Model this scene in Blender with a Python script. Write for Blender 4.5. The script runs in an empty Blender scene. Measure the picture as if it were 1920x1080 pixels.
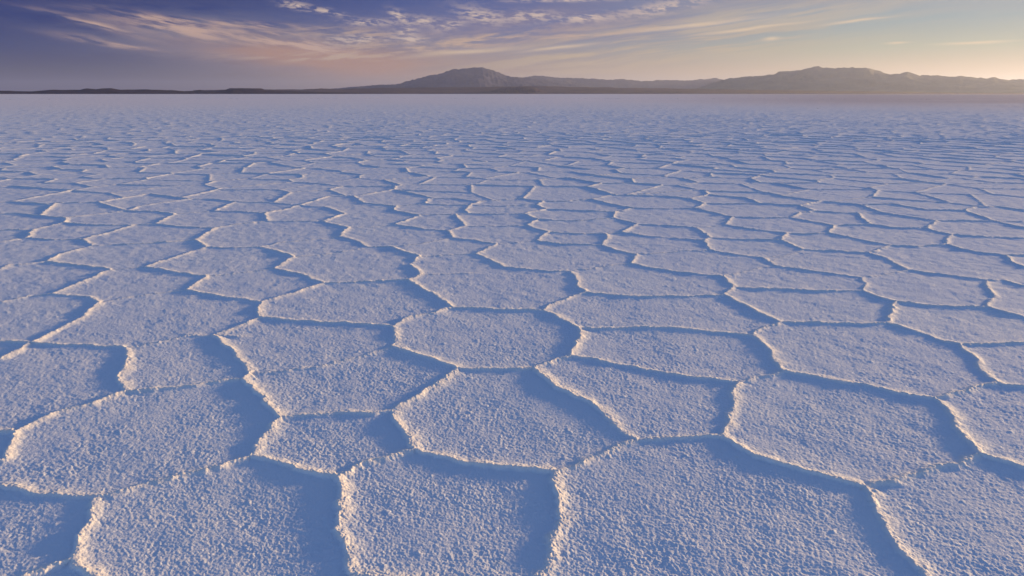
import bpy, math, random
import numpy as np
random.seed(7)
S = bpy.context.scene
C = S.collection

# ---------------------------------------------------------------- camera
CAM_H = 1.6
PITCH = math.radians(14.87)
HFOV = math.radians(70.0)
FPX = 960.0 / math.tan(HFOV / 2)          # focal length in pixels of the 1920 wide photograph
cam_d = bpy.data.cameras.new('camera')
cam = bpy.data.objects.new('camera', cam_d)
C.objects.link(cam)
cam_d.sensor_fit = 'HORIZONTAL'
cam_d.angle = HFOV
cam_d.clip_start = 0.05
cam_d.clip_end = 200000.0
cam.location = (0, 0, CAM_H)
cam.rotation_euler = (math.pi / 2 - PITCH, 0, 0)   # looks along +Y, tilted down
S.camera = cam

# ---------------------------------------------------------------- sun, sky, exposure
SUN_AZ = math.radians(61.0)               # to the right of the view, just out of frame
SUN_EL = math.radians(5.4)
sun_d = bpy.data.lights.new('sun', 'SUN')
sun = bpy.data.objects.new('sun', sun_d)
C.objects.link(sun)
sun_d.energy = 5.0
sun_d.angle = math.radians(3.2)      # softened by thin evening cloud
sun_d.color = (1.0, 0.68, 0.31)
sun.rotation_euler = (math.pi / 2 - SUN_EL, 0, math.pi - SUN_AZ)

S.view_settings.view_transform = 'Standard'
S.view_settings.look = 'None'
S.view_settings.gamma = 1.0
S.view_settings.use_curve_mapping = False
S.view_settings.exposure = 0.72


class NT:
    """tiny node builder"""
    def __init__(self, tree):
        self.t = tree
        self.n = tree.nodes
        self.l = tree.links

    def node(self, kind, **kw):
        nd = self.n.new(kind)
        for k, v in kw.items():
            setattr(nd, k, v)
        return nd

    def put(self, sock, v):
        if isinstance(v, bpy.types.NodeSocket):
            self.l.new(v, sock)
        else:
            sock.default_value = v

    def m(self, op, a, b=None, c=None, clamp=False):
        nd = self.node('ShaderNodeMath', operation=op, use_clamp=clamp)
        self.put(nd.inputs[0], a)
        if b is not None:
            self.put(nd.inputs[1], b)
        if c is not None:
            self.put(nd.inputs[2], c)
        return nd.outputs[0]

    def mix(self, f, a, b, blend='MIX'):
        nd = self.node('ShaderNodeMix', data_type='RGBA', blend_type=blend)
        self.put(nd.inputs[0], f)
        for s, v in ((nd.inputs[6], a), (nd.inputs[7], b)):
            if not isinstance(v, bpy.types.NodeSocket) and len(v) == 3:
                v = (*v, 1)
            self.put(s, v)
        return nd.outputs[2]

    def noise(self, vec, scale, detail=4, rough=0.5, dist=0.0, dim='3D'):
        nd = self.node('ShaderNodeTexNoise', noise_dimensions=dim)
        self.put(nd.inputs['Vector'], vec)
        nd.inputs['Scale'].default_value = scale
        nd.inputs['Detail'].default_value = detail
        nd.inputs['Roughness'].default_value = rough
        nd.inputs['Distortion'].default_value = dist
        return nd.outputs[0]

    def ramp(self, f, stops, interp='LINEAR'):
        nd = self.node('ShaderNodeValToRGB')
        cr = nd.color_ramp
        cr.interpolation = interp
        while len(cr.elements) < len(stops):
            cr.elements.new(0.5)
        for e, (p, c) in zip(cr.elements, stops):
            e.position = p
            e.color = (*c, 1) if len(c) == 3 else c
        self.put(nd.inputs[0], f)
        return nd.outputs[0]

    def smooth(self, v, a, b, lo=0.0, hi=1.0):
        nd = self.node('ShaderNodeMapRange', interpolation_type='SMOOTHSTEP')
        self.put(nd.inputs[0], v)
        for i, x in zip((1, 2, 3, 4), (a, b, lo, hi)):
            self.put(nd.inputs[i], x)
        return nd.outputs[0]

    def xyz(self, x, y, z):
        nd = self.node('ShaderNodeCombineXYZ')
        for i, v in enumerate((x, y, z)):
            self.put(nd.inputs[i], v)
        return nd.outputs[0]


def srgb(r, g, b):
    """a sky colour as it should show at this exposure"""
    return tuple(2 ** -S.view_settings.exposure * ((v / 255) / 12.92 if v / 255 <= 0.04045 else ((v / 255 + 0.055) / 1.055) ** 2.4) for v in (r, g, b))


W = bpy.data.worlds.new('World')
S.world = W
W.use_nodes = True
T = NT(W.node_tree)
T.n.clear()
geo = T.node('ShaderNodeTexCoord').outputs['Generated']
sep = T.node('ShaderNodeSeparateXYZ')
T.put(sep.inputs[0], geo)
vx, vy, vz = sep.outputs
DEG = 180 / math.pi
AZ = T.m('MULTIPLY', T.m('ARCTAN2', vx, vy), DEG)        # degrees to the right of north (+Y)
EL = T.m('MULTIPLY', T.m('ARCSINE', vz), DEG)            # degrees above the horizon
sky = T.node('ShaderNodeTexSky', sky_type='NISHITA')
sky.sun_disc = False
sky.sun_elevation = SUN_EL
sky.sun_rotation = SUN_AZ
sky.altitude = 3600
sky.air_density = 1.0
sky.dust_density = 1.2
sky.ozone_density = 3.0
bg = T.node('ShaderNodeBackground')
out = T.node('ShaderNodeOutputWorld')
T.l.new(bg.outputs[0], out.inputs[0])

SKY_GAIN = 0.200
nish = T.mix(1.0, sky.outputs[0], (SKY_GAIN * 1.42, SKY_GAIN * 1.0, SKY_GAIN * 0.92), 'MULTIPLY')
# evening air low over the horizon: dusky blue away from the sun, warm cream towards it
lowL = T.ramp(T.m('DIVIDE', EL, 8.0, clamp=True), [(0, srgb(88, 80, 98)), (0.18, srgb(80, 78, 102)), (0.38, srgb(54, 66, 114)), (0.65, srgb(16, 46, 112)), (1, srgb(0, 27, 92))])
lowM = T.ramp(T.m('DIVIDE', EL, 8.0, clamp=True), [(0, srgb(160, 138, 128)), (0.2, srgb(168, 146, 132)), (0.42, srgb(140, 138, 150)), (0.6, srgb(74, 96, 152)), (1, srgb(50, 78, 146))])
lowR = T.ramp(T.m('DIVIDE', EL, 8.0, clamp=True), [(0, srgb(196, 166, 142)), (0.2, srgb(194, 172, 146)), (0.38, srgb(162, 168, 152)), (0.6, srgb(138, 158, 166)), (0.85, srgb(140, 150, 168)), (1, srgb(148, 150, 168))])
low = T.mix(T.smooth(AZ, -30, 2), lowL, lowM)
low = T.mix(T.smooth(AZ, -2, 27), low, lowR)
base = T.mix(T.smooth(EL, 7.0, 22.0), low, nish)
# the far side of the sky (behind the camera) keeps its plain Nishita colours
behind = T.smooth(T.m('ABSOLUTE', AZ), 75, 120)
base = T.mix(behind, base, nish)

# clouds: noise stretched along the sky, gathered into banks given by azimuth, elevation, size and tilt
warp = T.noise(T.xyz(T.m('MULTIPLY', AZ, 0.10), T.m('MULTIPLY', EL, 0.5), 3.1), 1.0, 3, 0.5)
EL2 = T.m('ADD', EL, T.m('MULTIPLY', T.m('SUBTRACT', warp, 0.5), 0.9))


def bank(az, el, ra, re_, tilt=0.0):
    """soft elliptical weight around a point of the sky; tilt in degrees, rising to the right"""
    da = T.m('SUBTRACT', AZ, az)
    de = T.m('SUBTRACT', EL2, el)
    t = math.radians(tilt)
    u = T.m('ADD', T.m('MULTIPLY', da, math.cos(t) / ra), T.m('MULTIPLY', de, math.sin(t) / ra))
    v = T.m('SUBTRACT', T.m('MULTIPLY', de, math.cos(t) / re_), T.m('MULTIPLY', da, math.sin(t) / re_))
    r2 = T.m('ADD', T.m('MULTIPLY', u, u), T.m('MULTIPLY', v, v))
    return T.m('POWER', 2.718, T.m('MULTIPLY', r2, -1.0))


def total(lst):
    o = lst[0]
    for x in lst[1:]:
        o = T.m('ADD', o, x)
    return o


def streak(sa, se, tilt, seed, detail=5, rough=0.55):
    """streaky noise in sky angles, running along lines that rise by tilt to the right"""
    t = math.tan(math.radians(tilt))
    e = T.m('SUBTRACT', EL2, T.m('MULTIPLY', AZ, t))
    return T.noise(T.xyz(T.m('MULTIPLY', AZ, sa), T.m('MULTIPLY', e, se), seed), 1.0, detail, rough)


cirrus = streak(0.22, 1.9, -3.0, 1.7, 6, 0.62)           # long streaks
cirrusR = streak(0.12, 1.7, 6.5, 8.3, 5, 0.55)           # streaks rising to the right
puff = streak(1.1, 4.2, -4.0, 4.4, 6, 0.62)              # small ragged tufts
soft = streak(0.10, 0.8, 2.0, 6.1, 4, 0.5)
# broad veils
veilL = bank(-20, 3.6, 9, 1.6, -4)
veilL2 = bank(-13, 2.2, 9, 1.1, 0)
rose = T.m('ADD', bank(-9.5, 1.9, 8, 1.25, -2), T.m('MULTIPLY', bank(-17, 2.9, 6, 0.8, -4), 0.8))
greyM = bank(1.5, 4.7, 12, 1.5, 3)
creamM = bank(10, 3.2, 13, 1.25, 5)
creamR = bank(19, 5.6, 12, 0.9, 6)
greyR = bank(27, 6.9, 12, 0.7, 1)
m1 = T.m('MULTIPLY', T.m('ADD', veilL, T.m('MULTIPLY', veilL2, 0.8)), T.smooth(cirrus, 0.25, 0.60))
base = T.mix(T.m('MULTIPLY', m1, 1.0, clamp=True), base, srgb(116, 116, 138))
base = T.mix(T.m('MULTIPLY', T.m('MULTIPLY', rose, T.smooth(soft, 0.05, 0.5)), 0.95, clamp=True), base, srgb(176, 136, 120))
base = T.mix(T.m('MULTIPLY', T.m('MULTIPLY', greyM, T.smooth(cirrusR, 0.22, 0.55)), 0.95, clamp=True), base, srgb(124, 118, 146))
base = T.mix(T.m('MULTIPLY', T.m('MULTIPLY', creamM, T.smooth(cirrusR, 0.38, 0.62)), 0.9, clamp=True), base, srgb(196, 172, 142))
base = T.mix(T.m('MULTIPLY', T.m('MULTIPLY', creamR, T.smooth(cirrusR, 0.36, 0.60)), 0.85, clamp=True), base, srgb(184, 172, 156))
base = T.mix(T.m('MULTIPLY', T.m('MULTIPLY', greyR, T.smooth(soft, 0.1, 0.4)), 0.9, clamp=True), base, srgb(150, 142, 150))
# tufts that catch the light
cirrusL = streak(0.34, 3.0, -9.0, 12.7, 6, 0.6)
tl = total([bank(-23.5, 4.75, 3.5, 0.28, -6), bank(-22.5, 4.1, 5.0, 0.42, -7), bank(-28.5, 4.4, 2.6, 0.16, -12), bank(-27.5, 3.3, 2.6, 0.2, -8), bank(-16.5, 3.7, 2.4, 0.45, -8),
            bank(-18, 4.6, 4.0, 0.2, -3), bank(-14, 3.2, 2.6, 0.3, -8)])
base = T.mix(T.m('MULTIPLY', T.m('MULTIPLY', tl, T.smooth(cirrusL, 0.36, 0.60)), 0.95, clamp=True), base, srgb(196, 164, 150))
tp = total([bank(-15.6, 6.0, 1.0, 0.25, -10), bank(-13.4, 5.6, 1.3, 0.2, -12), bank(-8.4, 5.5, 0.7, 0.35, -25), bank(-6.6, 5.1, 1.4, 0.35, 0), bank(-4.6, 4.8, 1.0, 0.35, 14),
            bank(-10.5, 4.9, 1.8, 0.2, 0), bank(-7.8, 4.4, 0.7, 0.25, 0), bank(-7.4, 3.8, 1.0, 0.28, 0), bank(-2.4, 5.6, 1.7, 0.55, -15), bank(1.4, 5.4, 2.0, 0.4, 0), bank(5.4, 5.3, 1.8, 0.3, 5),
            bank(11.0, 6.0, 3.0, 0.35, 8), bank(-11.2, 3.8, 2.6, 0.4, 3), bank(4, 6.6, 4, 0.15, 0)])
base = T.mix(T.m('MULTIPLY', T.m('MULTIPLY', tp, T.smooth(puff, 0.42, 0.60)), 0.95, clamp=True), base, srgb(206, 184, 172))
tm = total([bank(-8.5, 3.3, 5.5, 0.55, 5), bank(-2, 3.9, 5, 0.35, 8), bank(6, 4.3, 6, 0.4, 7), bank(-12, 4.2, 4, 0.4, 0), bank(-15, 2.6, 6, 0.3, 0)])
wisps = streak(0.38, 3.6, 5.0, 21.3, 6, 0.62)
base = T.mix(T.m('MULTIPLY', T.m('MULTIPLY', tm, T.smooth(wisps, 0.42, 0.64)), 0.85, clamp=True), base, srgb(192, 164, 146))
tr = total([bank(24.0, 4.75, 1.9, 0.09, 5), bank(18.6, 3.7, 0.5, 0.14, 6), bank(31.0, 3.1, 1.8, 0.09, 2), bank(26.6, 3.2, 0.6, 0.07, 0), bank(-3.5, 3.1, 3.2, 0.16, 5), bank(3.5, 3.3, 2.5, 0.12, 5),
            bank(13.5, 4.9, 4.5, 0.16, 6), bank(17, 4.5, 3.5, 0.1, 6)])
base = T.mix(T.m('MULTIPLY', tr, 0.65, clamp=True), base, srgb(230, 200, 164))

T.l.new(base, bg.inputs[0])
bg.inputs[1].default_value = 1.0

# ---------------------------------------------------------------- helpers
def mat(name):
    m = bpy.data.materials.new(name)
    m.use_nodes = True
    t = NT(m.node_tree)
    bsdf = next(n for n in t.n if n.type == 'BSDF_PRINCIPLED')
    return m, t, bsdf


def tag(o, label=None, cat=None, group=None, kind=None):
    for k, v in (('label', label), ('category', cat), ('group', group), ('kind', kind)):
        if v:
            o[k] = v
    return o


def mesh_from(name, V, F, material, parent=None, smooth=True):
    """one mesh object from numpy arrays of vertices (n,3) and quads (m,4)"""
    me = bpy.data.meshes.new(name)
    n, q = len(V), len(F)
    me.vertices.add(n)
    me.vertices.foreach_set('co', np.ascontiguousarray(V, dtype=np.float32).ravel())
    me.loops.add(q * 4)
    me.loops.foreach_set('vertex_index', np.ascontiguousarray(F, dtype=np.int32).ravel())
    me.polygons.add(q)
    me.polygons.foreach_set('loop_start', np.arange(0, q * 4, 4, dtype=np.int32))
    me.polygons.foreach_set('use_smooth', np.full(q, smooth))
    me.update(calc_edges=True)
    me.materials.append(material)
    o = bpy.data.objects.new(name, me)
    C.objects.link(o)
    if parent is not None:
        o.parent = parent
    return o


def hash01(ix, iy, seed):
    h = (ix.astype(np.int64) * 374761393 + iy.astype(np.int64) * 668265263 + seed * 1442695041) & 0xFFFFFFFF
    h = ((h ^ (h >> 13)) * 1274126177) & 0xFFFFFFFF
    h = ((h ^ (h >> 15)) * 2246822519) & 0xFFFFFFFF
    return ((h ^ (h >> 16)) & 0xFFFFFF).astype(np.float32) / np.float32(0xFFFFFF)


NTAB = 512
_ang = np.random.RandomState(3).rand(NTAB, NTAB).astype(np.float32) * 2 * np.pi
GX, GY = np.cos(_ang), np.sin(_ang)


def gnoise(x, y, lam, seed=0):
    """2-D gradient noise of wavelength lam, roughly -1..1"""
    x = x / lam + seed * 17.31
    y = y / lam + seed * 41.77
    c, s = math.cos(seed * 1.3), math.sin(seed * 1.3)
    x, y = x * c - y * s, x * s + y * c
    fx0, fy0 = np.floor(x), np.floor(y)
    fx, fy = (x - fx0).astype(np.float32), (y - fy0).astype(np.float32)
    ix, iy = fx0.astype(np.int32) % NTAB, fy0.astype(np.int32) % NTAB
    ix1, iy1 = (ix + 1) % NTAB, (iy + 1) % NTAB
    u = fx * fx * fx * (fx * (fx * 6 - 15) + 10)
    v = fy * fy * fy * (fy * (fy * 6 - 15) + 10)
    n00 = GX[ix, iy] * fx + GY[ix, iy] * fy
    n10 = GX[ix1, iy] * (fx - 1) + GY[ix1, iy] * fy
    n01 = GX[ix, iy1] * fx + GY[ix, iy1] * (fy - 1)
    n11 = GX[ix1, iy1] * (fx - 1) + GY[ix1, iy1] * (fy - 1)
    a = n00 + u * (n10 - n00)
    b = n01 + u * (n11 - n01)
    return 1.5 * (a + v * (b - a))


# ---------------------------------------------------------------- the salt polygons: ridge network
PLANE_Z = 0.025                            # the crests one sees lie about this high


def ground(px, py):
    """a point of the photograph (1920x1080) on the crest plane, in metres"""
    rx, ry = (px - 960) / FPX, (540 - py) / FPX
    c, s = math.cos(PITCH), math.sin(PITCH)
    dy, dz = c + ry * s, -s + ry * c
    k = (PLANE_Z - CAM_H) / dz
    return rx * k, dy * k


NODES = {}
EDGES = []
DANGLE = []
NODES.update({
 'A1': (175, 928), 'A2': (472, 850), 'A3': (523, 777), 'A4': (632, 885), 'A5': (778, 836), 'A6': (733, 765),
 'A7': (1042, 880), 'A8': (1192, 820), 'A9': (1003, 684), 'B0': (1348, 811), 'B1': (1386, 711), 'B2': (1628, 907),
 'B3': (1842, 848), 'B4': (1752, 742), 'B5': (1470, 691), 'B6': (1868, 714), 'B7': (1798, 641), 'B8': (1668, 602),
 'B9': (1678, 562), 'C0': (1462, 599), 'C1': (1852, 571), 'C2': (1618, 541), 'C3': (1615, 516), 'C4': (1375, 535),
 'C5': (1358, 549), 'C6': (1357, 515), 'C7': (1432, 480), 'C8': (1452, 494), 'C9': (1507, 465), 'D0': (1408, 623),
 'D1': (1088, 612), 'D2': (1068, 662), 'D3': (855, 686), 'D4': (738, 646), 'D5': (737, 607), 'D6': (468, 693),
 'D7': (487, 591), 'D8': (850, 572), 'D9': (766, 521), 'E0': (1018, 577), 'E1': (1097, 544), 'E2': (1068, 504),
 'E3': (893, 472), 'E4': (1182, 491), 'E5': (1193, 473), 'E6': (1127, 456), 'E7': (1134, 435), 'E8': (1331, 465),
 'E9': (1006, 448), 'F0': (1027, 432), 'F1': (988, 420), 'F2': (1007, 409), 'F3': (1194, 417), 'F4': (1165, 433),
 'F5': (1320, 447), 'F6': (1335, 443), 'F7': (1305, 424), 'F8': (1464, 447), 'F9': (1474, 434), 'G0': (1359, 419),
 'G1': (1372, 404), 'G2': (1483, 405), 'G3': (1304, 388), 'G4': (1151, 406), 'G5': (1151, 395), 'G6': (1188, 388),
 'G7': (1108, 371), 'G8': (1024, 389), 'G9': (982, 398), 'H0': (1005, 382), 'H1': (1019, 375), 'H2': (1320, 379),
 'H3': (1293, 370), 'H4': (1147, 364), 'H5': (1630, 471), 'H6': (1673, 457), 'H7': (1553, 434), 'H8': (1703, 502),
 'H9': (1851, 521), 'I0': (1776, 455), 'I1': (1785, 437), 'I2': (1885, 475), 'I3': (1738, 425), 'I4': (1563, 420),
 'I5': (1633, 418), 'I6': (1608, 397), 'I7': (1527, 393), 'I8': (1756, 411), 'I9': (1650, 395), 'J0': (1612, 381),
 'J1': (1868, 412), 'J2': (1808, 392), 'J3': (1740, 391), 'J4': (1499, 383), 'J5': (1540, 375), 'J6': (1328, 363),
 'J7': (1322, 356), 'J8': (1425, 379), 'J9': (1828, 386), 'K0': (930, 454), 'K1': (785, 477), 'K2': (768, 492),
 'K3': (790, 511), 'K4': (604, 527), 'K5': (511, 500), 'K6': (548, 478), 'K7': (487, 460), 'K8': (690, 460),
 'K9': (730, 459), 'L0': (635, 440), 'L1': (651, 424), 'L2': (847, 443), 'L3': (840, 429), 'L4': (489, 562),
 'L5': (398, 624), 'L6': (453, 705), 'L7': (229, 730), 'L8': (234, 646), 'L9': (55, 639), 'M0': (25, 803),
 'M1': (185, 563), 'M2': (94, 547), 'M3': (347, 540), 'M4': (387, 514), 'M5': (270, 496), 'M6': (385, 460),
 'M7': (366, 447), 'M8': (207, 501), 'M9': (84, 487), 'N0': (173, 457), 'N1': (153, 445), 'N2': (49, 443),
 'N3': (61, 427), 'N4': (119, 415), 'N5': (248, 419), 'N6': (122, 406), 'N7': (290, 417), 'N8': (399, 425),
 'N9': (326, 398), 'O0': (500, 412), 'O1': (602, 412), 'O2': (495, 397), 'O3': (645, 398), 'O4': (607, 385),
 'O5': (562, 382), 'O6': (614, 366), 'O7': (400, 393), 'O8': (440, 376), 'O9': (237, 393), 'P0': (357, 371),
 'P1': (73, 402), 'P2': (103, 378), 'P3': (183, 377), 'P4': (280, 361), 'P5': (662, 365), 'P6': (680, 378),
 'P7': (737, 392), 'P8': (742, 384), 'P9': (787, 401), 'Q0': (740, 418), 'Q1': (853, 399), 'Q2': (872, 421),
 'Q3': (877, 398), 'Q4': (880, 382), 'Q5': (795, 380), 'Q6': (803, 370), 'Q7': (898, 376), 'Q8': (974, 370),
 'R0': (137, 1040), 'R1': (665, 1072), 'R2': (195, 1150), 'R3': (655, 1165), 'R4': (985, 1130), 'R5': (975, 1240),
 'R6': (1800, 1175), 'R7': (2110, 1150), 'R8': (-70, 1110), 'R9': (-40, 1220),
 'S0': (-150, 905), 'S1': (-230, 868), 'S2': (-110, 800), 'S3': (-210, 700), 'S4': (-90, 634), 'S5': (-230, 575),
 'S6': (-110, 515), 'S7': (-210, 458), 'S8': (-90, 430), 'S9': (-190, 398),
 'T0': (2060, 905), 'T1': (2240, 745), 'T2': (2060, 634), 'T3': (2090, 604), 'T4': (2220, 556), 'T5': (2050, 514),
 'T6': (2160, 474), 'T7': (2050, 447), 'T8': (2110, 438), 'T9': (2190, 412), 'U0': (2050, 397),
})
_E = '''
A1 S0 | 90,918 0,905
A1 R0 | 163,963 143,1003
R0 R8 | 97,1055 45,1071
R0 R2 | 150,1062 178,1085
A1 A2 | 205,922 290,898 370,878 430,862
A2 A3 | 480,826 500,800
A2 A4 | 540,868 600,883
A4 R1 | 640,930 634,985 645,1030 655,1058
R1 R3 | 660,1100
R1 R4 | 700,1076 760,1083 880,1108
A4 A5 | 665,869 710,855
A5 A6 | 768,818 748,792 735,776
A5 A7 | 805,843 840,853 885,862 940,870 1000,873
A7 R4 | 1049,930 1052,972 1038,1002 1020,1045 1003,1085
A7 A8 | 1075,868 1130,842
A8 A9 | 1160,802 1135,768 1090,743 1045,720 1020,700
A8 B0 | 1225,818 1270,815 1310,811
B0 B1 | 1368,788 1377,752 1369,730
B0 B2 | 1400,838 1450,860 1530,880 1585,895
B2 R6 | 1648,955 1672,1000 1705,1040 1735,1075
B2 B3 | 1680,893 1740,876 1800,862
B3 B4 | 1815,820 1788,785 1775,760
B3 T0 | 1880,858 1925,872
B4 B5 | 1710,736 1650,723 1600,714 1530,702
B4 B6 | 1800,730 1840,718
B6 B7 | 1843,688 1832,670
B6 T1 | 1920,720
B7 T2 | 1850,641 1905,638
B7 B8 | 1762,633 1740,625 1700,611
B8 B9 | 1669,590 1678,575
B8 C0 | 1600,603 1520,600
B9 C1 | 1735,567 1800,571
B9 C2 | 1645,553
C2 C3 | 1623,530
C2 C4 | 1530,541 1440,537
C4 C5 |
C4 C6 |
C5 C0 | 1385,562 1420,580
C5 E1 | 1300,551 1240,552 1170,551 1125,546
C6 E4 | 1290,508 1230,500
C6 C8 | 1380,509 1430,497 0.4
C7 C8 |
C8 C3 | 1520,504 1570,510
C7 C9 | 1480,474 0.5
C7 E8 | 1380,474
C9 H5 | 1570,467
C9 F8 | 1485,456
C0 D0 | 1432,611
D0 D1 | 1340,617 1280,612 1200,609 1150,611
D0 B5 | 1440,648 1452,668
B5 B1 | 1430,700 0.6
B1 D2 | 1340,706 1280,699 1200,687 1130,674 1100,667
D2 D1 | 1076,648 1086,630
D2 A9 | 1035,672
A9 D3 | 930,686
D3 D4 | 830,675 800,664 760,654
D3 A6 | 832,705 800,727 760,748
A6 A3 | 650,770 590,772
D4 D5 | 742,625
D4 D6 | 700,655 640,671 590,682 500,693 0.35
D5 D8 | 765,591 810,583 832,574
D5 D7 | 660,602 560,597
D8 D9 | 820,553 790,538
D8 E0 | 880,572 960,576
E0 E1 | 1036,565 1070,553
E0 D1 | 1045,590
E1 E2 | 1085,533 1080,517
E2 E3 | 1030,505 980,500 945,497 920,484
E2 E4 | 1110,500 1150,492 0.5
E4 E5 |
E5 E6 | 1160,467
E5 E8 | 1240,470 1290,467 0.6
E6 E7 | 1138,445
E6 E9 | 1060,455
E8 F5 |
E9 F0 | 1015,439
E9 K0 | 0.25
F0 E7 | 1080,435
F0 F1 |
E7 F4 | 0.6
F4 F3 | 1180,425
F4 F5 | 1220,440 1280,444
F1 F2 | 996,414
F1 Q2 | 930,421 0.8
F2 G4 | 1080,411
F2 G9 |
G4 F3 |
G4 G5 |
F3 F7 | 1250,420
F7 F6 |
F6 F5 |
F6 F8 | 1400,446
F8 F9 |
F9 G0 | 1420,428
F9 H7 | 1510,436
G0 G1 |
G0 F7 | 0.25
G1 G2 | 1430,406
G1 G3 | 1335,395
G2 I4 | 1520,412
G2 I7 | 1503,396
G3 G6 | 1250,389
G3 H2 |
G5 G6 |
G5 G8 | 1090,392
G6 G7 | 1145,380
G8 G9 |
G8 H0 |
G9 Q3 | 930,399
H0 H1 |
H0 Q4 | 940,384
H1 G7 | 1060,375
H1 Q8 |
G7 H4 |
H4 H3 | 1200,365 1250,366
H3 H2 |
H3 J6 |
H2 J8 | 1370,380
J8 J4 | 1460,381
J8 J6 | 1400,369
J6 J7 |
J7 J5 | 1440,359 1470,366
J5 J4 |
J5 J0 | 1575,378
J4 I7 |
J0 I9 |
J0 J3 | 1675,380
I7 I6 | 1570,396
I6 I5 | 1618,408
I6 I9 | 0.5
I9 I8 | 1700,403
J3 J2 |
J2 J1 | 1838,402
J2 J9 |
J9 U0 | 1870,385 1920,391
J1 T9 | 0.7
J1 T8 | 1920,424
J1 I8 | 1810,411
I8 I3 |
I5 I3 | 1680,424
I5 I4 |
I4 H7 |
I3 I1 | 1760,432
I1 T7 | 1850,441 1920,444
I1 I0 | 1775,446
I0 H6 | 1720,459
I0 I2 | 1800,463 1850,471
I2 T6 |
I2 T5 | 1900,488 1920,497
H7 H6 | 1600,443 1640,451
H6 H5 | 1655,462
H5 H8 | 1660,480
H8 C3 | 1650,512 0.45
H8 H9 | 1780,512
H9 C1 | 1853,535 1862,550
H9 T4 | 1880,521 1920,532
C1 T3 | 1920,590
K0 E3 |
K0 L2 | 890,447
E3 K1 | 840,474 0.5
K1 K2 |
K2 K3 |
K3 D9 |
D9 K4 | 700,523 640,526
K4 K5 | 570,512
K4 L4 | 550,545
K5 K6 |
K6 K7 | 520,468
K7 L0 | 520,452 600,444 0.7
K6 K8 | 620,472 0.4
K8 K9 |
K8 L0 | 665,447
K9 L2 | 780,455 0.6
K9 K1 | 755,468
L0 L1 |
L1 O1 |
L1 Q0 | 700,422 0.3
L2 L3 |
L3 Q2 |
L3 Q0 | 800,427
L4 D7 | 482,583
L4 M3 | 440,555 400,549
D7 L5 | 440,610
L5 D6 | 430,648 448,670
L5 L8 | 350,625 290,638 0.5
D6 L6 |
L6 A3 | 485,735
L6 L7 | 380,713 300,724
L7 L8 | 222,700 235,675
L7 M0 | 180,748 110,768 60,787
L8 L9 | 170,643
L9 M1 | 100,615 150,592
L9 S3 | 30,652 0,668
L9 S4 | 20,636
M0 S1 | 20,825 0,858
M0 S2 |
M1 M2 | 165,553
M1 M3 | 240,553 300,545 0.55
M2 M8 | 145,527
M2 S5 | 50,551 0,562
M3 M4 |
M4 M5 | 330,507
M4 K5 | 445,508 0.4
M5 M6 | 330,477
M5 M8 | 0.4
M6 M7 |
M6 K7 | 430,461
M7 N0 | 280,453
M7 N8 |
M8 M9 | 130,491
M9 N0 | 110,474
M9 S6 | 40,492 12,494 0,501
N0 N1 |
N1 N2 | 100,446
N1 N5 | 200,434
N2 N3 |
N2 S7 | 0,450
N3 N4 |
N3 S8 | 0,429
N4 N5 | 180,419
N4 N6 |
N5 N7 |
N6 P1 |
N6 O9 | 180,399
N7 N8 | 340,422
N7 N9 |
N8 O0 | 430,419
N9 O9 | 290,394
N9 O7 | 0.5
O0 O1 |
O0 O2 |
O1 O3 |
O2 O5 | 530,391
O2 O7 | 450,394
O3 O4 |
O4 O5 | 590,385
O5 O6 |
O5 O8 | 500,377
O7 O8 |
O6 P5 |
O8 P0 | 400,371
O9 P0 | 260,384
O9 P3 |
P0 P4 |
P1 P2 |
P1 S9 | 40,398
P2 P3 |
P3 P4 |
P5 P6 |
P6 P8 |
P8 P7 |
P8 Q5 |
P7 P9 |
P9 Q0 |
P9 Q1 |
Q1 Q2 | 862,410
Q1 Q3 |
Q3 Q4 | 872,391
Q4 Q5 | 840,382
Q4 Q7 |
Q5 Q6 |
Q6 Q7 | 850,370
Q7 Q8 |
R2 R3 | 430,1210
R3 R5 | 820,1230
R4 R5 |
R5 R6 | 1400,1270
R6 R7 |
R7 T0 | 2190,1050 2180,980
R2 R9 | 60,1200
R9 R8 |
R8 S0 | -200,1030 -190,950
S0 S1 |
S1 S2 | -190,820
S2 S3 | -130,740
S3 S4 |
S4 S5 | -170,600
S5 S6 | -170,530
S6 S7 |
S7 S8 |
S8 S9 |
T0 T1 | 2110,840 2230,800
T1 T2 | 2190,690
T2 T3 |
T3 T4 | 2170,590
T4 T5 | 2140,525
T5 T6 |
T6 T7 |
T7 T8 |
T8 T9 |
T9 U0 | 2130,402
'''
for _l in _E.strip().splitlines():
    _h, _, _r = _l.partition('|')
    _a, _b = _h.split()
    if _a not in NODES or _b not in NODES:
        continue
    _m, _w = [], 1.0
    for _tok in _r.split():
        if ',' in _tok:
            _m.append(tuple(float(v) for v in _tok.split(',')))
        else:
            _w = float(_tok)
    EDGES.append((_a, _b, _m, _w))
# short broken ridges that end inside a polygon
DANGLE += [('K3', (885, 507), [(835, 510)], 0.45), ((345, 622), (445, 625), [], 0.3), ((1440, 487), (1480, 472), [], 0.4)]


pos = {k: ground(*v) for k, v in NODES.items()}


def poly_of(e):
    a, b, mids, h = e
    return [pos[a]] + [ground(*p) for p in mids] + [pos[b]]


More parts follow.
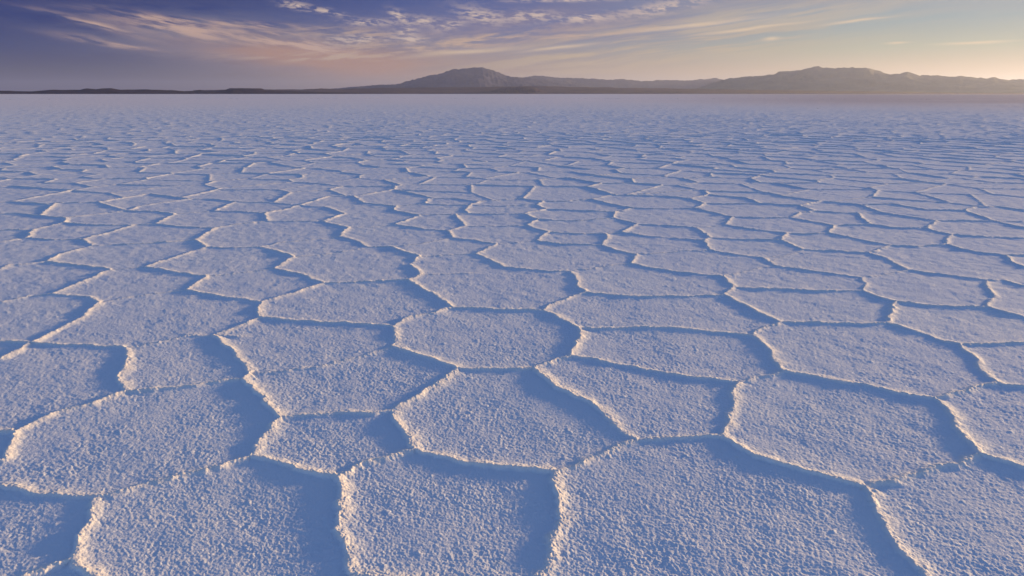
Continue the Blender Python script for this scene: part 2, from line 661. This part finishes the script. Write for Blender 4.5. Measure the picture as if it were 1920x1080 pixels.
# faces of the planar graph (each salt polygon) by walking half edges
nbr = {}
for i, e in enumerate(EDGES):
    P = poly_of(e)
    for (n0, n1, q0, q1, d) in ((e[0], e[1], P[0], P[1], 1), (e[1], e[0], P[-1], P[-2], -1)):
        nbr.setdefault(n0, []).append((math.atan2(q1[1] - q0[1], q1[0] - q0[0]), i, d, n1))
for k in nbr:
    nbr[k].sort()
faces = []
seen = set()
for i, e in enumerate(EDGES):
    for d in (1, -1):
        if (i, d) in seen:
            continue
        cur, pts, ok = (i, d), [], True
        while cur not in seen:
            seen.add(cur)
            ei, dd = cur
            P = poly_of(EDGES[ei])
            P = P if dd == 1 else P[::-1]
            pts += P[:-1]
            end = EDGES[ei][1] if dd == 1 else EDGES[ei][0]
            lst = nbr[end]
            k = next(j for j, r in enumerate(lst) if r[1] == ei and r[2] == -dd)
            nx = lst[(k - 1) % len(lst)]
            cur = (nx[1], nx[2])
        area = 0.5 * sum(pts[j][0] * pts[(j + 1) % len(pts)][1] - pts[(j + 1) % len(pts)][0] * pts[j][1] for j in range(len(pts)))
        faces.append((area, pts))
outer = [np.array(p) for a, p in faces if a < 0]
cells = sorted([(a, np.array(p)) for a, p in faces if a > 0], key=lambda t: t[1][:, 1].mean())
print('CELLS', len(cells), 'outer', len(outer), [(round(a, 2), tuple(p.mean(0).round(1))) for a, p in cells if a < 0.12 or a > 5])
cells = [p for a, p in cells]
OUT = max(outer, key=len)


def inside(poly, x, y):
    r = np.zeros(len(x), bool)
    n = len(poly)
    for j in range(n):
        x0, y0 = poly[j]
        x1, y1 = poly[(j + 1) % n]
        if y0 == y1:
            continue
        c = (y0 > y) != (y1 > y)
        xi = (x1 - x0) * (y - y0) / (y1 - y0) + x0
        r ^= c & (x < xi)
    return r


SEGS = []
for a, b, mids, h in EDGES + DANGLE:
    P = [pos[a] if isinstance(a, str) else ground(*a)] + [ground(*p) for p in mids] + [pos[b] if isinstance(b, str) else ground(*b)]
    for j in range(len(P) - 1):
        SEGS.append((P[j][0], P[j][1], P[j + 1][0], P[j + 1][1], h))

# seeds of the polygons beyond and beside the traced ones
CELL = 1.04


LX, LY = math.sin(math.radians(55)), math.cos(math.radians(55))   # roughly sunward; ridge flanks on that side are shaped broad to catch light


def seed_xy(ix, iy):
    jx = hash01(ix, iy, 11) - 0.5
    jy = hash01(ix, iy, 23) - 0.5
    return (ix + 0.5 * (iy & 1) + 0.92 * jx) * CELL, (iy + 0.86 * jy) * CELL * 0.95


NXS, NYS = 680, 345
gi, gj = np.meshgrid(np.arange(-NXS, NXS), np.arange(-20, NYS), indexing='ij')
SX, SY = seed_xy(gi, gj)
SX, SY = SX.ravel().astype(np.float32), SY.ravel().astype(np.float32)
near = (SY > 0.5) & (SY < OUT[:, 1].max() + 1) & (np.abs(SX) < np.abs(OUT[:, 0]).max() + 1)
kill = np.zeros(len(SX), bool)
kill[near] = inside(OUT, SX[near], SY[near])
for (x0, y0, x1, y1, h) in SEGS:           # and no seed right on the outline
    idx = np.where(near & ~kill & (np.abs(SX - (x0 + x1) / 2) < 2) & (np.abs(SY - (y0 + y1) / 2) < 2))[0]
    if len(idx):
        L2 = (x1 - x0) ** 2 + (y1 - y0) ** 2 + 1e-12
        t = np.clip(((SX[idx] - x0) * (x1 - x0) + (SY[idx] - y0) * (y1 - y0)) / L2, 0, 1)
        d = np.hypot(SX[idx] - x0 - t * (x1 - x0), SY[idx] - y0 - t * (y1 - y0))
        kill[idx[d < 0.28]] = True
SX[kill] = 1e6
SXg = SX.reshape(gi.shape)
SYg = SY.reshape(gi.shape)


def voronoi(x, y, r=2):
    iy = np.round(y / (CELL * 0.95)).astype(np.int32)
    ix = np.round(x / CELL - 0.5 * (iy & 1)).astype(np.int32)
    best = np.full(len(x), 1e9, np.float32)
    bx = np.zeros(len(x), np.float32)
    by = np.zeros(len(x), np.float32)
    bi = np.zeros(len(x), np.int64)
    for dj in range(-r, r + 1):
        for di in range(-r, r + 1):
            a = np.clip(ix + di + NXS, 0, 2 * NXS - 1)
            b = np.clip(iy + dj + 20, 0, NYS + 19)
            sx, sy = SXg[a, b], SYg[a, b]
            d = (sx - x) ** 2 + (sy - y) ** 2
            m = d < best
            best[m] = d[m]
            bx[m], by[m] = sx[m], sy[m]
            bi[m] = (a * 4096 + b)[m]
    ed = np.full(len(x), 1e9, np.float32)
    eh = np.ones(len(x), np.float32)
    es = np.zeros(len(x), np.float32)
    for dj in range(-r, r + 1):
        for di in range(-r, r + 1):
            a = np.clip(ix + di + NXS, 0, 2 * NXS - 1)
            b = np.clip(iy + dj + 20, 0, NYS + 19)
            sx, sy = SXg[a, b], SYg[a, b]
            L = np.hypot(sx - bx, sy - by)
            ok = (L > 1e-4) & (sx < 1e5)
            d = np.where(ok, ((sx + bx) / 2 - x) * (sx - bx) + ((sy + by) / 2 - y) * (sy - by), 1e9)
            d = d / np.where(ok, L, 1)
            key = (a * 4096 + b)
            m = ok & (d < ed)
            ed[m] = d[m]
            hh = 0.45 + 0.75 * hash01(key + bi, (key ^ bi), 5)
            eh[m] = hh[m]
            ss = ((bx - sx) * LX + (by - sy) * LY) / np.where(ok, L, 1)
            es[m] = ss[m]
    return ed, eh, bi, es


def relief(x, y, sp):
    """height of the crust at x, y; sp = spacing of the mesh there (finer grain than that is left out)"""
    x = x.astype(np.float64)
    y = y.astype(np.float64)
    # the ridges wander a little
    wx = 0.020 * gnoise(x, y, 0.16, 1) + 0.009 * gnoise(x, y, 0.05, 2) + 0.004 * gnoise(x, y, 0.02, 12)
    wy = 0.020 * gnoise(x, y, 0.16, 3) + 0.009 * gnoise(x, y, 0.05, 4) + 0.004 * gnoise(x, y, 0.02, 13)
    px, py = (x + wx).astype(np.float32), (y + wy).astype(np.float32)
    n = len(x)
    cid = np.full(n, -1, np.int32)
    box = (px > OUT[:, 0].min()) & (px < OUT[:, 0].max()) & (py > OUT[:, 1].min()) & (py < OUT[:, 1].max())
    ib = np.where(box)[0]
    bxp, byp = px[ib], py[ib]
    for k, poly in enumerate(cells):
        m = (bxp > poly[:, 0].min()) & (bxp < poly[:, 0].max()) & (byp > poly[:, 1].min()) & (byp < poly[:, 1].max())
        j = ib[m]
        j = j[inside(poly, px[j], py[j])]
        cid[j] = k
    d = np.full(n, 1e9, np.float32)
    h = np.ones(n, np.float32)
    lev = np.zeros(n, np.float32)
    sg = np.zeros(n, np.float32)            # which flank of the ridge: 1 sunward and gentle, -1 shaded and steep
    o = np.where(cid < 0)[0]
    CH = 400000
    for s in range(0, len(o), CH):
        j = o[s:s + CH]
        ed, eh, bi, es = voronoi(px[j], py[j], 2 if y[j].min() < 70 else 1)
        d[j], h[j], sg[j] = ed, eh, es
        lev[j] = hash01(bi, bi >> 3, 9) - 0.5
    i = np.where(cid >= 0)[0]
    lev[i] = hash01(cid[i], cid[i] * 7, 9) - 0.5
    R = 0.75
    order = np.where((px > OUT[:, 0].min() - R) & (px < OUT[:, 0].max() + R) & (py > OUT[:, 1].min() - R) & (py < OUT[:, 1].max() + R))[0]
    order = order[np.argsort(py[order], kind='stable')]
    ysort = py[order]
    for (x0, y0, x1, y1, hh) in SEGS:
        lo, hi = np.searchsorted(ysort, [min(y0, y1) - R, max(y0, y1) + R])
        if hi <= lo:
            continue
        j = order[lo:hi]
        j = j[(px[j] > min(x0, x1) - R) & (px[j] < max(x0, x1) + R)]
        L2 = (x1 - x0) ** 2 + (y1 - y0) ** 2 + 1e-12
        t = np.clip(((px[j] - x0) * (x1 - x0) + (py[j] - y0) * (y1 - y0)) / L2, 0, 1)
        qx, qy = px[j] - x0 - t * (x1 - x0), py[j] - y0 - t * (y1 - y0)
        dd = np.hypot(qx, qy).astype(np.float32)
        m = dd < d[j]
        sg[j[m]] = ((qx * LX + qy * LY) / (dd + 1e-6))[m]
        jj = j[m]
        d[jj] = dd[m]
        h[jj] = hh
    # profile: a rough crest on a low swell, the plate dished between
    vary = 0.92 + 0.38 * gnoise(x, y, 0.55, 5) + 0.24 * gnoise(x, y, 0.12, 6)
    vary = np.clip(vary, 0.25, 1.6)
    w = 0.0190 * (1 + 0.35 * gnoise(x, y, 0.08, 7))
    w = np.maximum(w, 0.42 * sp)
    crest = RIDGE * h * vary * np.exp(-(d / (w * (1.05 + 0.70 * sg))) ** 1.7 * 0.8)
    swell = SWELL * (0.5 + 0.5 * h) * np.exp(-d / (0.10 * (1 + 0.45 * sg)))
    far = np.clip((np.hypot(x, y) - 7.0) / 18.0, 0, 1)
    patch = 1 + 0.22 * gnoise(x, y, 9.0, 40)
    z = (crest + swell) * (1 + 1.0 * far) * patch
    z += 0.006 * lev * np.clip(d / 0.25, 0, 1) ** 1.2
    inner = np.clip(d / 0.10, 0, 1)
    z += 0.0024 * gnoise(x, y, 0.55, 8) + 0.0016 * gnoise(x, y, 0.20, 9) * inner
    mid = 1 + 1.1 * np.clip((np.hypot(x, y) - 3.5) / 6.0, 0, 1)
    mid = mid * np.clip(1.0 + 0.40 * gnoise(x, y, 0.38, 61) + 0.25 * gnoise(x, y, 0.13, 62), 0.6, 1.4)   # smoother and rougher patches
    for lam, amp, sd in GRAIN:
        wgt = np.clip(lam / (1.3 * sp) - 0.4, 0, 1)
        g = gnoise(x, y, lam, sd)
        z += 0.86 * amp * wgt * g * mid * (1.0 + 0.9 * np.exp(-(d / 0.02) ** 2))
    # scattered small clods of salt
    cl = gnoise(x, y, 0.045, 31)
    z += np.clip(cl - 0.62, 0, 1) * 0.010 * np.clip(0.045 / (2 * sp) - 0.35, 0, 1)
    cream = np.exp(-(d / (1.25 * w * (1.05 + 0.70 * sg))) ** 1.6) * np.clip(0.35 + 0.65 * h * vary, 0, 1)  # rim colour, painted wider on the sunward flank
    return z.astype(np.float32), cid, cream.astype(np.float32)


RIDGE = 0.0104
SWELL = 0.0046
GRAIN = [(0.17, 0.0013, 19), (0.085, 0.0012, 20), (0.042, 0.0008, 21), (0.021, 0.0011, 22), (0.0125, 0.0014, 23), (0.0076, 0.0012, 24)]

# fans of rows and columns round the camera's foot, finer where the picture shows more
HALF = math.radians(62)


def rows(d0, d1, k, cap, grow=None):
    r = [d0]
    while r[-1] < d1:
        d = r[-1]
        stp = min(k * (d * d + CAM_H ** 2) / (FPX * 0.5333 * CAM_H), cap) if grow is None else d * grow
        r.append(d + stp)
    return np.array(r)


q = 1.0
bands = [(rows(0.9, 8.0, 0.55 * q, 0.023 * q), int(2300 / q)),
         (rows(8.0, 32.0, 9, 0.028 * q), int(1560 / q)),
         (rows(32.0, 260.0, 0, 0, 0.0022 * q), int(1200 / q)),
         (rows(260.0, 9000.0, 0, 0, 0.007 * q), int(900 / q))]
Vs, Fs, Cs, Ks = [], [], [], []
off = 0
for bi_, (rr, nc) in enumerate(bands):
    if bi_:
        rr = np.concatenate([[rr[0] - 0.01], rr])
    th = np.linspace(-HALF, HALF, nc)
    R_, TH = np.meshgrid(rr, th, indexing='ij')
    X, Y = (R_ * np.sin(TH)).ravel(), (R_ * np.cos(TH)).ravel()
    spr = np.gradient(rr)
    SP = np.maximum(spr[:, None] * 0.75, (R_ * (th[1] - th[0]))).ravel()
    if bi_ < 3:
        Z, cid, cream = relief(X, Y, SP)
    else:                                   # far out only the long, low undulations of the crust
        Z = np.zeros(len(X))
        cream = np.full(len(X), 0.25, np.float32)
        cid = np.full(len(X), -1, np.int32)
    if bi_ == 3:
        Z = Z + np.minimum(SP * 0.2, 0.05) * (hash01(np.arange(len(X)), np.arange(len(X)) >> 5, 77) - 0.5) * 2
    und = np.clip((np.hypot(X, Y) - 60) / 300, 0, 1)
    Z = Z + und * (0.040 * gnoise(X, Y, 5.0, 51) + 0.07 * gnoise(X, Y, 17.0, 52) + 0.10 * gnoise(X, Y, 60.0, 53))
    if bi_:
        Z.reshape(R_.shape)[0] -= 0.006
    nr = len(rr)
    ii = np.arange(nr * nc).reshape(nr, nc)
    F = np.stack([ii[:-1, :-1], ii[:-1, 1:], ii[1:, 1:], ii[1:, :-1]], -1).reshape(-1, 4)[:, ::-1]
    Vs.append(np.stack([X, Y, Z], 1))
    Fs.append(F + off)
    Cs.append(cid)
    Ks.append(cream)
    off += nr * nc
V = np.concatenate(Vs)
F = np.concatenate(Fs)
cidv = np.concatenate(Cs)
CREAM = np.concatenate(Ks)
fc = cidv[F[:, 0]]
print('GROUND verts', len(V), 'faces', len(F))
del Vs, Fs, Cs

# ---------------------------------------------------------------- materials of the ground
salt, t, b = mat('salt_crust')
tc = t.node('ShaderNodeTexCoord').outputs['Object']
n1 = t.noise(tc, 0.9, 5, 0.6)
n2 = t.noise(tc, 14.0, 4, 0.6)
n3 = t.noise(tc, 95.0, 3, 0.65)
col = t.mix(t.smooth(n1, 0.3, 0.7), (0.73, 0.745, 0.80), (0.79, 0.79, 0.81))
col = t.mix(t.m('MULTIPLY', t.smooth(n2, 0.58, 0.8), 0.35), col, (0.74, 0.68, 0.60))
col = t.mix(t.m('MULTIPLY', t.smooth(n3, 0.6, 0.8), 0.4), col, (0.92, 0.91, 0.90))
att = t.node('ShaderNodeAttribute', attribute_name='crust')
col = t.mix(t.m('MULTIPLY', att.outputs['Fac'], 0.95, clamp=True), col, (0.97, 0.86, 0.745))  # cream of the rims, partly low sunlight put into the colour
# warm horizon light painted into the far crust; mud towards the right-hand shore
sp_ = t.node('ShaderNodeSeparateXYZ')
t.put(sp_.inputs[0], tc)
rr_ = t.m('SQRT', t.m('ADD', t.m('MULTIPLY', sp_.outputs[0], sp_.outputs[0]), t.m('MULTIPLY', sp_.outputs[1], sp_.outputs[1])))
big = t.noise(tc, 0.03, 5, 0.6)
far_warm = t.m('MULTIPLY', t.smooth(rr_, 14.0, 170.0), t.smooth(big, 0.2, 0.6, 0.55, 1.0))
col = t.mix(far_warm, col, (0.93, 0.79, 0.71))
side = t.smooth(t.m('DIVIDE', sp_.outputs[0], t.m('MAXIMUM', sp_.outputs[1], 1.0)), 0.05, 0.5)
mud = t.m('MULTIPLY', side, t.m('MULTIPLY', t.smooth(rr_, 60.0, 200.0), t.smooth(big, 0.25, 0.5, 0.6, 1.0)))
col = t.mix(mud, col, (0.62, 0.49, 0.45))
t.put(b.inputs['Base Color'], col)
b.inputs['Roughness'].default_value = 0.75
b.inputs['Specular IOR Level'].default_value = 0.25
bn = t.node('ShaderNodeBump')
bn.inputs['Strength'].default_value = 0.8
bn.inputs['Distance'].default_value = 0.0028
hsum = t.m('ADD', t.noise(tc, 120.0, 3, 0.7), t.m('MULTIPLY', t.noise(tc, 45.0, 2, 0.6), 1.2))
t.put(bn.inputs['Height'], hsum)
t.put(b.inputs['Normal'], bn.outputs[0])

# ---------------------------------------------------------------- ground objects
rs = np.concatenate([[0.0, 0.5, 1, 2, 5, 10, 20, 50, 100, 200, 400], np.geomspace(600, 64000, 34)])
ths = np.linspace(0, 2 * np.pi, 181)
R_, TH = np.meshgrid(rs, ths, indexing='ij')
ii = np.arange(R_.size).reshape(R_.shape)
Fb = np.stack([ii[:-1, :-1], ii[:-1, 1:], ii[1:, 1:], ii[1:, :-1]], -1).reshape(-1, 4)[:, ::-1]
Vb = np.stack([(R_ * np.sin(TH)).ravel(), (R_ * np.cos(TH)).ravel(), np.where(R_.ravel() > 150, -0.5, -0.045)], 1)
salt_flat = mesh_from('salt_flat', Vb, Fb, salt)
tag(salt_flat, 'white salt flat cracked into ridged polygons, reaching the horizon', 'salt flat', kind='structure')


def sub(name, sel, parent):
    f = F[sel]
    u, inv = np.unique(f, return_inverse=True)
    o = mesh_from(name, V[u], inv.reshape(-1, 4), salt, parent)
    at = o.data.attributes.new('crust', 'FLOAT', 'POINT')       # ridge rims: dusty cream salt, with sunlit brightness painted in
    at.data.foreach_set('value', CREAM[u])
    return o


n_parts = min(len(cells), 100)
order = np.argsort(fc, kind='stable')
fs = fc[order]
for k in range(n_parts):
    lo, hi = np.searchsorted(fs, [k, k + 1])
    if hi > lo:
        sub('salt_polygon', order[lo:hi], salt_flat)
rest = np.where((fc < 0) | (fc >= n_parts))[0]
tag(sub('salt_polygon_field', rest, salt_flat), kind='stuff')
del V, F

# ---------------------------------------------------------------- far land
def px_az(px, py=176):
    """azimuth (deg) and elevation (deg) of a photograph pixel"""
    rx, ry = (px - 960) / FPX, (540 - py) / FPX
    c, s = math.cos(PITCH), math.sin(PITCH)
    dx, dy, dz = rx, c + ry * s, -s + ry * c
    return math.atan2(dx, dy), math.atan2(dz, math.hypot(dx, dy))


def range_mesh(name, crest, dist, depth, material, rough=0.12, seed=1, lam=900.0, foot=0.0, n_u=1500, n_v=61):
    """a real range: the crest line at its own distance, slopes falling towards and away from us"""
    az = np.array([px_az(*p)[0] for p in crest])
    hh = np.array([math.tan(px_az(*p)[1]) * dist + CAM_H for p in crest])
    u = np.linspace(az[0], az[-1], n_u)
    H = np.interp(u, az, hh)
    k9 = np.hanning(7)
    H = np.convolve(np.pad(H, 3, mode='edge'), k9 / k9.sum(), mode='valid')
    v = np.linspace(-1, 1, n_v)
    U, VV = np.meshgrid(u, v, indexing='ij')
    D = dist + VV * depth
    X, Y = D * np.sin(U), D * np.cos(U)
    prof = (1 - np.abs(VV) ** 1.1)
    prof = np.clip(prof, 0, 1) ** 1.25
    ends = np.clip((u - u[0]) / (u[-1] - u[0]) / 0.02, 0, 1) * np.clip((u[-1] - u) / (u[-1] - u[0]) / 0.02, 0, 1)
    hmax = max(H.max(), 1)
    nz = np.zeros(X.size)
    for k, (l, a) in enumerate(((lam, 1.0), (lam * 0.45, 0.55), (lam * 0.2, 0.3), (lam * 0.09, 0.15))):
        g = gnoise(X.ravel(), Y.ravel(), l, seed + k)
        nz += a * (1 - 2 * np.abs(g))
    nz = nz.reshape(X.shape)
    ker = np.exp(-np.linspace(-2.5, 2.5, 151) ** 2)
    Hs = np.convolve(np.pad(H, 75, mode='edge'), ker / ker.sum(), mode='valid')
    lerp = np.clip(np.abs(VV) * 2.2, 0, 1)
    crestline = H
    H = H[:, None] * (1 - lerp) + Hs[:, None] * lerp
    bump = rough * H * nz * np.clip(np.abs(VV) * 3.0, 0.0, 1) * np.clip((1 - np.abs(VV)) * 4, 0, 1)
    Z = (H * prof + bump * 0.8) * ends[:, None] - foot
    jit = (gnoise(X.ravel(), Y.ravel(), 300.0, seed + 9) * 0.036 * hmax + gnoise(X.ravel(), Y.ravel(), 110.0, seed + 10) * 0.028 * hmax).reshape(X.shape)
    Z += jit * np.clip(crestline / hmax * 2, 0, 1)[:, None] * prof * ends[:, None]
    Z[:, 0] = Z[:, -1] = -20
    ii = np.arange(X.size).reshape(X.shape)
    Ff = np.stack([ii[:-1, :-1], ii[:-1, 1:], ii[1:, 1:], ii[1:, :-1]], -1).reshape(-1, 4)
    o = mesh_from(name, np.stack([X.ravel(), Y.ravel(), Z.ravel()], 1), Ff, material)
    tag(o, kind='structure')
    return o


def land(name, c1, c2, scale=0.002):
    m, t, b = mat(name)
    tc = t.node('ShaderNodeTexCoord').outputs['Object']
    n = t.noise(tc, scale, 8, 0.62)
    t.put(b.inputs['Base Color'], t.mix(t.smooth(n, 0.35, 0.65), c1, c2))
    b.inputs['Roughness'].default_value = 0.95
    b.inputs['Specular IOR Level'].default_value = 0.1
    return m


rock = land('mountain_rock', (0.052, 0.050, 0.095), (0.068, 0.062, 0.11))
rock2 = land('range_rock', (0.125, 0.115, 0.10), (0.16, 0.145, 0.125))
dark = land('shore_earth', (0.028, 0.016, 0.028), (0.050, 0.030, 0.045), 0.004)
plain = land('plain_earth', (0.075, 0.040, 0.048), (0.12, 0.070, 0.075), 0.001)

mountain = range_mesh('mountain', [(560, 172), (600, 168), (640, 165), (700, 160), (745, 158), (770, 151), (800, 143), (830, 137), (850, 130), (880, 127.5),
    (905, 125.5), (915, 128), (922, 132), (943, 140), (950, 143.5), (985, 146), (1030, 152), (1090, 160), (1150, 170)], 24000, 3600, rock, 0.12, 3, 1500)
range_mesh('foothills', [(900, 158), (940, 148), (985, 145), (1000, 143), (1020, 142.5), (1050, 146), (1110, 147), (1140, 150), (1170, 148),
    (1200, 152), (1250, 150), (1290, 151), (1330, 147.5), (1345, 147), (1360, 150), (1400, 148), (1450, 160), (1500, 172)], 29000, 3000, rock, 0.12, 21, 1200)
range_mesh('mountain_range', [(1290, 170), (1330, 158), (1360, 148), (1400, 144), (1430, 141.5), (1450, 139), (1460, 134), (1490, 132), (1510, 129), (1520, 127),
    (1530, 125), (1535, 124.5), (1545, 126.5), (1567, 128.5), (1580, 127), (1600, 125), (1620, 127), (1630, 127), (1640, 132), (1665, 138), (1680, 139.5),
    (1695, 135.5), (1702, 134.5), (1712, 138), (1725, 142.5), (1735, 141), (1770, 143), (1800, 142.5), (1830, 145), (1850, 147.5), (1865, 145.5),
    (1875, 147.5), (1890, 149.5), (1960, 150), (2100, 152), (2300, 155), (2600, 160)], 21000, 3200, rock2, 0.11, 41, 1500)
range_mesh('shore_hills', [(-700, 168), (-200, 170), (0, 170), (60, 171), (100, 168.5), (150, 168), (158, 166), (163, 165.5), (180, 167), (190, 165.5), (210, 165.5),
    (225, 168), (270, 167.5), (320, 169), (345, 171), (365, 170), (375, 168), (387, 170), (420, 169), (430, 165.5), (455, 165), (490, 165.5), (500, 169),
    (560, 171), (640, 173), (700, 175)], 11000, 700, dark, 0.10, 61, 350)
range_mesh('far_plain', [(330, 170), (400, 168.5), (470, 168), (560, 167.5), (600, 166), (640, 167), (680, 165.5), (760, 164.5), (900, 163), (1010, 161.5), (1100, 163.5),
    (1200, 165), (1400, 168), (1600, 171), (1800, 174), (1960, 175)], 15000, 2200, plain, 0.05, 81, 900)
range_mesh('low_hill', [(915, 173), (925, 169), (938, 165.5), (950, 164), (962, 163.2), (975, 162.8), (990, 163.6), (1003, 165), (1012, 168.5), (1024, 172)], 13500, 400, plain, 0.10, 91, 160, n_u=200)

hz = bpy.data.materials.new('evening_haze')
hz.use_nodes = True
t = NT(hz.node_tree)
t.n.clear()
pv = t.node('ShaderNodeVolumePrincipled')
pv.inputs['Color'].default_value = (0.64, 0.71, 1.0, 1)
pv.inputs['Density'].default_value = 0.000018
pv.inputs['Anisotropy'].default_value = 0.5
ho = t.node('ShaderNodeOutputMaterial')
t.l.new(pv.outputs[0], ho.inputs['Volume'])
hw, hb, ht = 66000.0, -60.0, 1050.0
hv = [(x, y, z) for z in (hb, ht) for x, y in ((-hw, -hw), (hw, -hw), (hw, hw), (-hw, hw))]
hf = [(0, 3, 2, 1), (4, 5, 6, 7), (0, 1, 5, 4), (1, 2, 6, 5), (2, 3, 7, 6), (3, 0, 4, 7)]
tag(mesh_from('haze', np.array(hv, float), np.array(hf), hz, smooth=False), kind='stuff')

for n, lb, ct in (('mountain', 'bluish mountain with a broad flat-topped summit left of the centre of the horizon', 'mountain'),
                  ('mountain_range', 'pale hazy range with a jagged crest on the right of the horizon', 'mountain range'),
                  ('foothills', 'low far ridge joining the broad mountain to the jagged range', 'hills'),
                  ('shore_hills', 'thin dark line of low hills at the left end of the horizon', 'hills'),
                  ('far_plain', 'dark purplish plain at the foot of the broad mountain', 'plain'),
                  ('low_hill', 'small dark flat hill in front of the right foot of the broad mountain', 'hill')):
    tag(bpy.data.objects[n], lb, ct)
tag(bpy.data.objects['haze'], 'thin evening haze in front of the mountains', 'haze')
